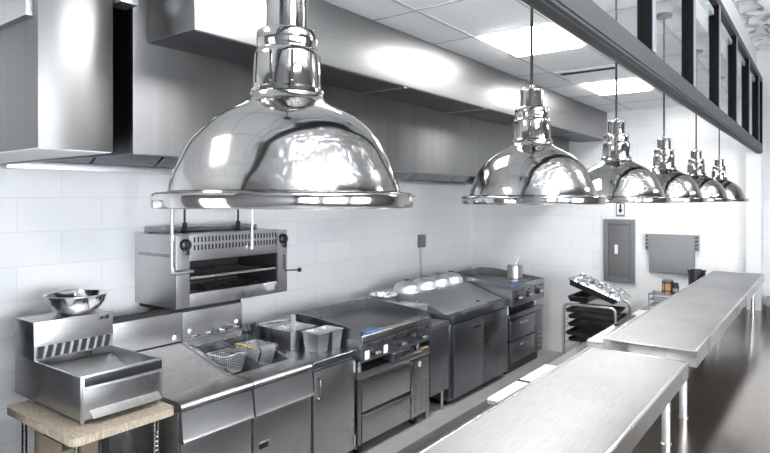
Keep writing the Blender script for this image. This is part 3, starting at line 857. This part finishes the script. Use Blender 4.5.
def cloth(xc, yc, z, wx, wy):
    b = B(); n = 14; vs = []
    for layer in (0, 1):
        for i in range(n+1):
            for j in range(n+1):
                u, v = i/n-.5, j/n-.5
                e = 1-max(abs(u), abs(v))*2
                h = (.006+.016*abs(noise.noise(Vector((u*7, v*7, z)))) + .008)*min(1, e*4) if layer else 0
                vs.append(b.bm.verts.new((xc+u*wx+.006*noise.noise(Vector((u*9, v*9, 2))), yc+v*wy, z+h)))
    N = (n+1)**2
    for layer in (0, 1):
        for i in range(n):
            for j in range(n):
                k = layer*N+i*(n+1)+j
                f = (vs[k], vs[k+1], vs[k+n+2], vs[k+n+1])
                b.bm.faces.new(f if layer else f[::-1])
    return b
build('cloth', cloth(-3.07, 3.885, 1.0015, .12, .24), 'blue', t)
t = thing('griddle_scraper', (-3.04, 4.6, .699), 'steel scraper with a wood handle lying on the ledge under the griddle knobs', 'scraper')
build('blade', B().box(-3.03, -2.985, 4.31, 4.49, .7865, .7935, .002, mat=Matrix.Translation((-.02, .11, -.088))), 'satin', t)
build('handle', B().tube([(-3.045, 4.605, .7095), (-3.045, 4.745, .7095)], .011, 10), 'handle_w', t)

t = thing('refrigerated_base', (-3.5, 4.23, 0), 'two drawer refrigerated base on casters under the wide griddle', 'refrigerator')
y0, y1 = 3.70, 4.765
build('cabinet', B().box(-3.95, -3.075, y0, y1, .10, .64, .003), 'steel_d', t)
build('top_rail', B().box(-3.95, FX+.01, y0-.01, y1, .641, .698, .008), 'steel', t)
for z0, z1 in ((.365, .605), (.112, .345)):
    d = build('drawer', B().box(-3.074, FX, y0+.055, 4.445, z0, z1, .004), 'steel', t)
    build('pull', B().prism([(FX, z1), (FX+.022, z1-.004), (FX+.026, z1-.030), (FX+.018, z1-.034), (FX+.016, z1-.016), (FX, z1-.020)], 'y', y0+.06, 4.44), 'steel', d)
build('gasket', B().box(-3.075, -3.055, y0+.03, 4.455, .346, .364), 'gap', t)
g = build('grille_panel', B().box(-3.074, FX, 4.462, y1, .105, .625, .004), 'steel', t)
b = B()
for k in range(12):
    z = .15+k*.022
    for y in (4.50, 4.60, 4.69): b.box(FX, FX+.002, y, y+.06, z, z+.008)
pieces('louvre', b, 'steel_d', g)
build('badge', B().lathe([(.026, 0), (.026, .003), (0, .004)], (FX, 4.60, .575), 20, axis='x'), 'white', g)
build('side_trim', B().box(-3.074, FX-.004, y0, y0+.045, .105, .635, .003), 'steel_d', t)
for x in (-3.12, -3.85):
    for y in (y0+.08, 4.60):
        cs = build('caster', B().lathe([(0, -.014), (.036, -.014), (.042, -.009), (.042, .009), (.036, .014), (0, .014)], (x, y, .042), 20, axis='y'), 'black', t)
        build('caster_fork', B().box(x-.018, x+.018, y-.022, y-.016, .045, .099).box(x-.018, x+.018, y+.016, y+.022, .045, .099).box(x-.03, x+.03, y-.03, y+.03, .092, .0995), 'alu', cs)

# ------------------------------------------------------------------ narrow cabinet between griddle base and prep table
t = thing('filler_table', (-3.6, 4.96, 0), 'narrow dark steel unit open at the bottom, between griddle and two door prep table', 'counter')
y0, y1 = 4.782, 5.135
build('worktop', B().box(-4.15, FX, y0, y1+.01, .85, .892, .006), 'steel', t)
build('front_panel', B().box(-3.08, FX-.004, y0+.004, y1-.002, .215, .849, .003), 'steel_d', t)
pieces('side_panel', B().box(-4.1, -3.081, y0+.004, y0+.02, .215, .849).box(-4.1, -3.081, y1-.02, y1-.002, .215, .849), 'steel_d', t)
build('under_shelf', B().box(-4.1, -3.081, y0+.021, y1-.021, .215, .24), 'void', t)
for x in (-3.10, -4.05):
    for y in (y0+.035, y1-.045): build('leg', B().tube([(x, y, 0), (x, y, .2145)], .018, 12), 'alu', t)

t = thing('cake_pan', (-3.80, 5.05, .893), 'round steel pan stack with a bumpy rim behind the griddle splash', 'pan')
b = B()
for k, z in enumerate((.893, .960, 1.027)):
    b.lathe([(0, 0), (.128, 0), (.14, .055), (.152, .058), (.152, .064), (.136, .064), (.125, .008), (0, .005)], (-3.80, 5.05, z+.0008*k), 40)
build('pan_stack', b, 'pan', t)
b = B()
for k in range(14):
    a = 2*PI*k/14; b.lathe([(0, 0), (.017, 0), (.015, .012), (0, .017)], (-3.80+.128*math.cos(a), 5.05+.128*math.sin(a), 1.093), 8)
pieces('rim_bump', b, 'satin', t)
t = thing('lidded_pan', (-3.42, 4.96, .893), 'tall steel pan with a loop handled lid by the slope of the prep lid', 'pan')
build('pan', B().tray(-3.56, -3.26, 4.84, 5.08, .893, 1.03, .014, .004, .012), 'pan', t)
ld = build('lid', B().box(-3.57, -3.25, 4.83, 5.09, 1.0305, 1.042, .004), 'pan', t)
build('loop_handle', B().tube([(-3.33, 5.03+.03*math.cos(a), 1.042+.055*math.sin(a)) for a in [PI*k/10 for k in range(11)]], .006, 8), 'chrome', ld)

# ------------------------------------------------------------------ prep table with domes
t = thing('prep_refrigerator', (-3.6, 5.87, 0), 'two door dark steel prep table with a sloped lid under four domes', 'refrigerator')
y0, y1 = 5.205, 6.50
build('cabinet', B().box(-4.15, -3.085, y0, y1, .05, .84, .003), 'steel_d', t)
build('top_band', B().box(-4.15, FX+.004, y0, y1, .842, .925, .006), 'steel_d', t)
for a, c_ in ((y0+.03, 5.862), (5.868, y1-.015)):
    d = build('door', B().box(-3.084, FX, a, c_, .075, .828, .004), 'steel_d', t)
    hy = (c_-.24 if a < 5.5 else a+.06)
    build('recessed_handle', B().box(FX, FX+.002, hy, hy+.19, .715, .752, .0), 'gap', d)
    build('handle_lip', B().box(FX, FX+.006, hy-.004, hy+.194, .752, .759, .002), 'steel', d)
lidp = [(-4.0, .926), (-4.0, 1.085), (-3.57, 1.085), (-3.13, .932), (-3.12, .926)]
ld = build('sloped_lid', B().prism(lidp, 'y', y0+.004, y1-.004, .003), 'lid', t)
build('lid_latch', B().box(-3.19, -3.165, 5.98, 6.02, .948, .964, .003), 'chrome', ld)
build('kick_plate', B().box(-4.1, -3.13, y0+.02, y1-.02, 0, .0495), 'black', t)

dl = ['satin steel dome cover on the prep lid, beside the round pan stack',
      'satin steel dome cover second along the prep lid from the griddle',
      'satin steel dome cover third along the prep lid from the griddle',
      'satin steel dome cover at the end of the prep lid beside the range']
def dome(x, y, z, l):
    t = thing('dome_cover', (x, y, z), l, 'dome cover', 'steel dome covers on the prep table')
    r = .148
    pr = [(r, 0), (r+.004, .004), (r, .012)] + [(r*math.cos(a)**.62 if a < PI/2-.01 else 0, .012+.098*math.sin(a)) for a in [PI/2*k/12 for k in range(13)]]
    build('dome', B().lathe(pr, n=44), 'satin', t, local=True, smooth=60)
    k = build('knob', B().lathe([(.012, 0), (.010, .016), (0, .016)], (0, 0, .1085), 14), 'alu', t, local=True)
    build('knob_top', B().lathe([(0, 0), (.034, 0), (.036, .005), (.032, .010), (0, .010)], (0, 0, .1246), 18), 'black', k, local=True)
    return t
d0 = dome(-3.74, 5.40, 1.0855, dl[0])
for y, l in zip((5.745, 6.06, 6.365), dl[1:]): dup(d0, (-3.74, y, 1.0855), l)

# ------------------------------------------------------------------ range against the back wall
t = thing('griddle_range', (-3.5, 7.0, .7), 'small griddle with a pot and blue cloth in the back corner', 'griddle')
y0, y1 = 6.53, 7.515; GB = -3.93
b = B().box(GB, GF-.02, y0, y1, .83, 1.03, .003)
build('body', b, 'steel_d', t)
b = B(); side_splash(b, y0, y0+.02, GB, GF-.01, 1.155, 1.085, 1.031); side_splash(b, y1-.02, y1, GB, GF-.01, 1.155, 1.085, 1.031)
b.box(GB, GB+.02, y0+.02, y1-.02, 1.031, 1.155)
build('splash_guard', b, 'steel_d', t)
build('cook_plate', B().box(GB+.021, -3.12, y0+.021, y1-.021, 1.031, 1.06, .003), 'griddle', t)
build('grease_trough', B().box(-3.12, -3.03, y0+.021, y1-.021, 1.031, 1.04).box(-3.03, GF, y0, y1, 1.02, 1.065, .006), 'steel', t)
build('control_panel', B().box(GF-.019, GF, y0, y1, .82, 1.019, .003), 'steel_d', t)
for y in (6.66, 6.97, 7.30): knob(t, GF, y, .93, .03)
b = B()
for k in range(5): b.box(GF, GF+.002, y0+.08+k*.19, y0+.14+k*.19, .985, 1.0)
pieces('vent_slot', b, 'gap', t)
build('burner_box', B().box(GB+.06, GF-.10, y0+.05, y1-.12, .735, .829), 'void', t)
for x in (GF-.1, GB+.08):
    for y in (y0+.08, y1-.08): build('foot', B().lathe([(0, 0), (.022, 0), (.016, .106)], (x, y, .721), 10), 'alu', t)
t = thing('blue_cloth', (-3.08, 6.73, 1.066), 'folded blue cloth on the front edge of the corner griddle', 'cloth')
build('cloth', cloth(-3.07, 6.78, 1.067, .14, .34), 'blue', t)
t = thing('sauce_pot', (-3.33, 7.33, 1.0605), 'small steel pot with a ladle on the corner griddle', 'pot')
build('pot', B().lathe([(0, 0), (.095, 0), (.10, .006), (.10, .165), (.106, .168), (.106, .174), (.096, .174), (.096, .01), (0, .01)], (-3.33, 7.33, 1.061), 36), 'pan', t)
for s in (-1, 1):
    build('handle', B().tube([(-3.33+.02*q, 7.33+s*(.10+(.02 if abs(q) < 2 else 0)), 1.19) for q in (-2, -1, 0, 1, 2)], .005, 8), 'pan', t)
t = thing('ladle', (-3.33, 7.36, 1.08), 'thin ladle leaning in the small pot on the corner griddle', 'ladle')
build('handle', B().tube([(-3.36, 7.31, 1.10), (-3.31, 7.40, 1.345)], .008, 8), 'alu', t)
build('ladle_bowl', B().lathe([(0, 0), (.025, .005), (.035, .025), (.032, .025), (.022, .009), (0, .005)], (-3.365, 7.305, 1.078), 16), 'alu', t)
t = thing('refrigerated_base', (-3.5, 7.0, 0), 'two drawer dark refrigerated base under the corner griddle', 'refrigerator')
y0, y1 = 6.545, 7.55
build('cabinet', B().box(-3.95, -3.075, y0, y1, .12, .665, .003), 'steel_d', t)
build('top_rail', B().box(-3.95, FX+.01, y0-.01, y1+.005, .666, .72, .006), 'steel_d', t)
for z0, z1 in ((.40, .645), (.135, .385)):
    d = build('drawer', B().box(-3.074, FX, y0+.03, 7.30, z0, z1, .004), 'steel_d', t)
    zc = z1-.075
    build('pull', B().box(FX, FX+.018, 6.84, 7.06, zc, zc+.03, .006), 'steel_b', d)
build('gasket', B().box(-3.075, -3.055, y0+.01, 7.305, .386, .399), 'gap', t)
g = build('grille_panel', B().box(-3.074, FX, 7.31, y1, .13, .655, .004), 'steel_d', t)
b = B()
for k in range(4): b.box(FX, FX+.012, 7.36, y1-.01, .19+.055*k, .212+.055*k, .003)
pieces('louvre', b, 'steel_b', g)
build('kick_plate', B().box(-3.9, -3.1, y0+.03, y1-.03, 0, .119), 'black', t)

# ------------------------------------------------------------------ salamander broiler on the wall
t = thing('salamander_broiler', (-4.05, 3.09, 1.3), 'wall hung stainless broiler with black knobs and an open front over the fryers', 'broiler')
SB, SF, y0, y1, z0, z1 = WX+.002, -3.80, 2.54, 3.645, 1.30, 1.84
b = B()
b.box(SB, SF, y0, 2.655, z0, z1, .003).box(SB, SF, 3.533, y1, z0, z1, .003)
b.box(SB, SF, 2.655, 3.533, 1.645, z1, .003).box(SB, SF, 2.655, 3.533, z0, 1.40, .003)
b.box(SB, SB+.02, 2.655, 3.533, 1.40, 1.645)
build('housing', b, 'steel', t)
b = B().box(SB+.02, SF-.02, 2.656, 2.66, 1.401, 1.644).box(SB+.02, SF-.02, 3.528, 3.532, 1.401, 1.644).box(SB+.021, SB+.03, 2.661, 3.527, 1.405, 1.644).box(SB+.02, SF-.02, 2.661, 3.527, 1.638, 1.644)
build('cavity_lining', b, 'void', t)
b = B()
for k in range(26):
    y = 2.69+k*.0325
    for z in (1.782, 1.722): b.box(SF, SF+.0015, y, y+.013, z, z+.04)
pieces('vent_slot', b, 'gap', t)
b = B().tube([(SF-.02, 2.67, 1.515), (SF-.02, 3.52, 1.515)], .011, 8)
for k in range(16): b.tube([(SF-.03, 2.70+k*.053, 1.508), (SB+.06, 2.70+k*.053, 1.508)], .004, 5)
b.tube([(SB+.06, 2.67, 1.515), (SB+.06, 3.52, 1.515)], .006, 6)
build('rack', b, 'pan', t)
b = B(); n = 40; m_ = 8; vs = []
for i in range(n+1):
    for j in range(m_+1):
        y = 2.68+.83*i/n; x = SF-.40+.395*j/m_
        vs.append(b.bm.verts.new((x, y, 1.412+.022*abs(noise.noise(Vector((x*18, y*18, 1)))))))
for i in range(n):
    for j in range(m_):
        k = i*(m_+1)+j; b.bm.faces.new((vs[k], vs[k+m_+1], vs[k+m_+2], vs[k+1]))
build('foil_liner', b, 'foil', t, smooth=0)
for y, z in ((2.612, 1.768), (3.588, 1.764)):
    kb = build('knob', B().lathe([(.044, 0), (.046, .008), (.040, .03), (.030, .036), (0, .036)], (SF, y, z), 24, axis='x'), 'black', t)
    build('pointer', B().box(SF+.002, SF+.05, y-.008, y+.008, z-.075, z+.03, .004), 'black', kb)
lv = build('lever', B().tube([(SF+.01, 3.61, 1.487), (SF+.02, 3.765, 1.478)], .006, 8), 'dark', t)
build('lever_ball', B().lathe([(0, -.022), (.016, -.016), (.022, 0), (.016, .016), (0, .022)], (SF+.021, 3.775, 1.478), 14), 'black', lv)
b = B()
for k in range(8): b.box(SF, SF+.006, 3.596, 3.622, 1.50+k*.016, 1.508+k*.016)
pieces('height_notch', b, 'dark', t)
b = B().box(SF, SF+.02, 3.40, 3.50, 1.375, 1.405, .004).box(SF, SF+.015, 3.415, 3.485, 1.33, 1.375, .004)
build('clip', b, 'satin', t)
pieces('lower_tray', B().prism([(SB, 1.299), (-3.96, 1.299), (-3.98, 1.265), (SB, 1.265)], 'y', y0+.04, y1-.02), 'void', t)
build('flue_box', B().box(SB, -4.10, 2.62, 3.56, z1, 1.885, .003), 'steel_d', t)
b = B()
for y in (2.80, 3.33): b.box(-4.09, -4.06, y-.012, y+.012, 1.84, 1.92).tube([(-4.075, y, 1.845), (-4.075, y, 2.30)], .009, 8)
pieces('hanger_rod', b, 'dark', t)
g = build('side_seam', B().box(SB+.05, SF-.06, y0-.004, y0, 1.675, 1.70, .002), 'steel_d', t)
t = thing('gas_pipe', (-3.75, 2.5, 1.5), 'thin silver gas pipe dropping in front of the broiler to an elbow', 'pipe')
b = B().tube([(-3.765, 2.487, 2.32), (-3.765, 2.485, 1.95), (-3.765, 2.483, 1.60)], .0135, 10)
build('drop_pipe', b, 'pan', t)
build('elbow', B().tube([(-3.765, 2.483, 1.62), (-3.765, 2.485, 1.585), (-3.765, 2.51, 1.572), (-3.765, 2.55, 1.572)], .019, 12), 'alu', t)
build('stub_pipe', B().tube([(-3.765, 2.54, 1.572), (-3.765, 2.655, 1.572)], .014, 10), 'pan', t)
build('coupling', B().lathe([(.014, 0), (.02, .004), (.02, .05), (.014, .054)], (-3.765, 2.4845, 1.80), 12), 'alu', t)
t = thing('probe_rod', (-3.77, 3.23, 1.7), 'thin pale rod hanging from the hood in front of the broiler vents', 'rod')
build('rod', B().tube([(-3.775, 3.229, 2.32), (-3.775, 3.229, 1.74)], .008, 8), 'pan', t)
build('tip', B().tube([(-3.775, 3.229, 1.755), (-3.775, 3.229, 1.70)], .013, 10), 'pan', t)

# ------------------------------------------------------------------ sheet pan rack
t = thing('sheet_pan_rack', (-2.2, 7.25, 0), 'low aluminium rack of dark sheet pans against the back wall', 'rack')
xa, xb, ya_, yb_, zt = -2.53, -1.93, 6.95, 7.55, .865
for y in (ya_, yb_):
    pts = [(xa, y, .06), (xa, y, zt-.06)] + [(xa+.06-.06*math.cos(a), y, zt-.06+.06*math.sin(a)) for a in [PI/2*k/5 for k in range(1, 6)]]
    pts += [(xb-.06+.06*math.sin(a), y, zt-.06+.06*math.cos(a)) for a in [PI/2*k/5 for k in range(0, 6)]] + [(xb, y, .06)]
    build('end_frame', B().tube(pts, .017, 12), 'alu', t)
for x in (xa, xb):
    b = B()
    for k in range(8): b.box(x-.02 if x > -2 else x, x if x > -2 else x+.02, ya_, yb_, .13+.09*k, .134+.09*k)
    pieces('slide', b, 'alu', t)
for x in (xa, xb):
    for y in (ya_, yb_):
        cs = build('caster', B().lathe([(0, -.012), (.028, -.012), (.032, -.008), (.032, .008), (.028, .012), (0, .012)], (x, y, .032), 16, axis='x'), 'black', t)
pieces('base_bar', B().tube([(xa, ya_, .10), (xa, yb_, .10)], .012, 8).tube([(xb, ya_, .10), (xb, yb_, .10)], .012, 8), 'alu', t)
pl = ['dark sheet pan on the top runners of the low rack', 'dark sheet pan second from the top in the low rack', 'dark sheet pan in the middle of the low rack',
      'dark sheet pan pulled forward in the low rack', 'dark sheet pan lowest seen in the low rack']
for (z, dy, dx, l) in zip((.764, .674, .584, .494, .404), (-.03, .05, .04, -.03, .05), (0, 0, 0, 0, 0), pl):
    pn = build('sheet_pan', B().tray(xa+.027, xb-.027, ya_+dy+.02, yb_+dy-.06, z+.0045, z+.042, .012, .003, .006), 'dark', loc=(-2.23, 7.25, z+.0045))
    tag(pn, l, 'sheet pan', 'dark sheet pans in the rack')
pn = build('roasting_pan', B().tray(-2.50, -2.26, 7.0, 7.50, .8835, .95, .02, .004, .01), 'black', loc=(-2.38, 7.25, .883))
tag(pn, 'black roasting pan propping the foil covered tray on the low rack', 'pan')
pn = thing('foil_tray', (-2.2, 7.22, .885), 'tilted black tray with crumpled foil on top of the low rack', 'tray')
ang = math.radians(20)
Mx = Matrix.Translation((-1.93, 7.22, .886)) @ Matrix.Rotation(ang, 4, 'Y')
b = B().tray(-.60, -.02, -.24, .24, .0, .07, .02, .004, .01)
bmesh.ops.transform(b.bm, matrix=Mx, verts=b.bm.verts)
build('tray', b, 'black', pn)
b = B(); n = 44; m_ = 36; vs = []
for i in range(n+1):
    for j in range(m_+1):
        u, v = i/n, j/m_
        x, y = -.63+.66*u, -.26+.50*v
        e = min(u, 1-u, v, 1-v)
        z = .072+.05*abs(noise.noise(Vector((x*7, y*7, 4))))+.028*noise.noise(Vector((x*17, y*17, 9))) + .012*noise.noise(Vector((x*40, y*40, 3)))
        if e < .03: z = .060
        vs.append(b.bm.verts.new(Mx @ Vector((x, y, max(z, .0605)+.012))))
for i in range(n):
    for j in range(m_):
        k = i*(m_+1)+j; b.bm.faces.new((vs[k], vs[k+m_+1], vs[k+m_+2], vs[k+1]))
build('foil_sheet', b, 'foil', pn, smooth=25)

o = build('paper_scrap', B().prism([(-2.87, 4.90), (-2.84, 4.97), (-2.80, 4.98), (-2.815, 4.945), (-2.845, 4.935), (-2.85, 4.90)], 'z', .0005, .006), 'paper', loc=(-2.84, 4.94, 0))
tag(o, 'scrap of white paper on the grey aisle floor', 'litter')

# ------------------------------------------------------------------ camera and light
cam = bpy.data.cameras.new('camera'); co = bpy.data.objects.new('camera', cam); COL.objects.link(co)
f_px = 592.0; th = math.atan(443/592.0)
cam.sensor_width = 36; cam.sensor_fit = 'HORIZONTAL'; cam.lens = f_px/770*36
cam.shift_y = -26.5/770
cam.clip_start = .05
co.location = (0, 0, 2.1); co.rotation_euler = (PI/2, 0, th)
S.camera = co
wd = bpy.data.worlds.new('world'); S.world = wd; wd.use_nodes = True
wd.node_tree.nodes['Background'].inputs[0].default_value = (.75, .85, 1, 1)
wd.node_tree.nodes['Background'].inputs[1].default_value = .3
S.view_settings.view_transform = 'Standard'; S.view_settings.look = 'None'
S.view_settings.gamma = 1; S.view_settings.use_curve_mapping = False
S.view_settings.exposure = 1.27
S.cycles.max_bounces = 9; S.cycles.diffuse_bounces = 5; S.cycles.glossy_bounces = 6
S.cycles.transparent_max_bounces = 12
S.cycles.sample_clamp_indirect = 5
S.cycles.caustics_reflective = False; S.cycles.caustics_refractive = False
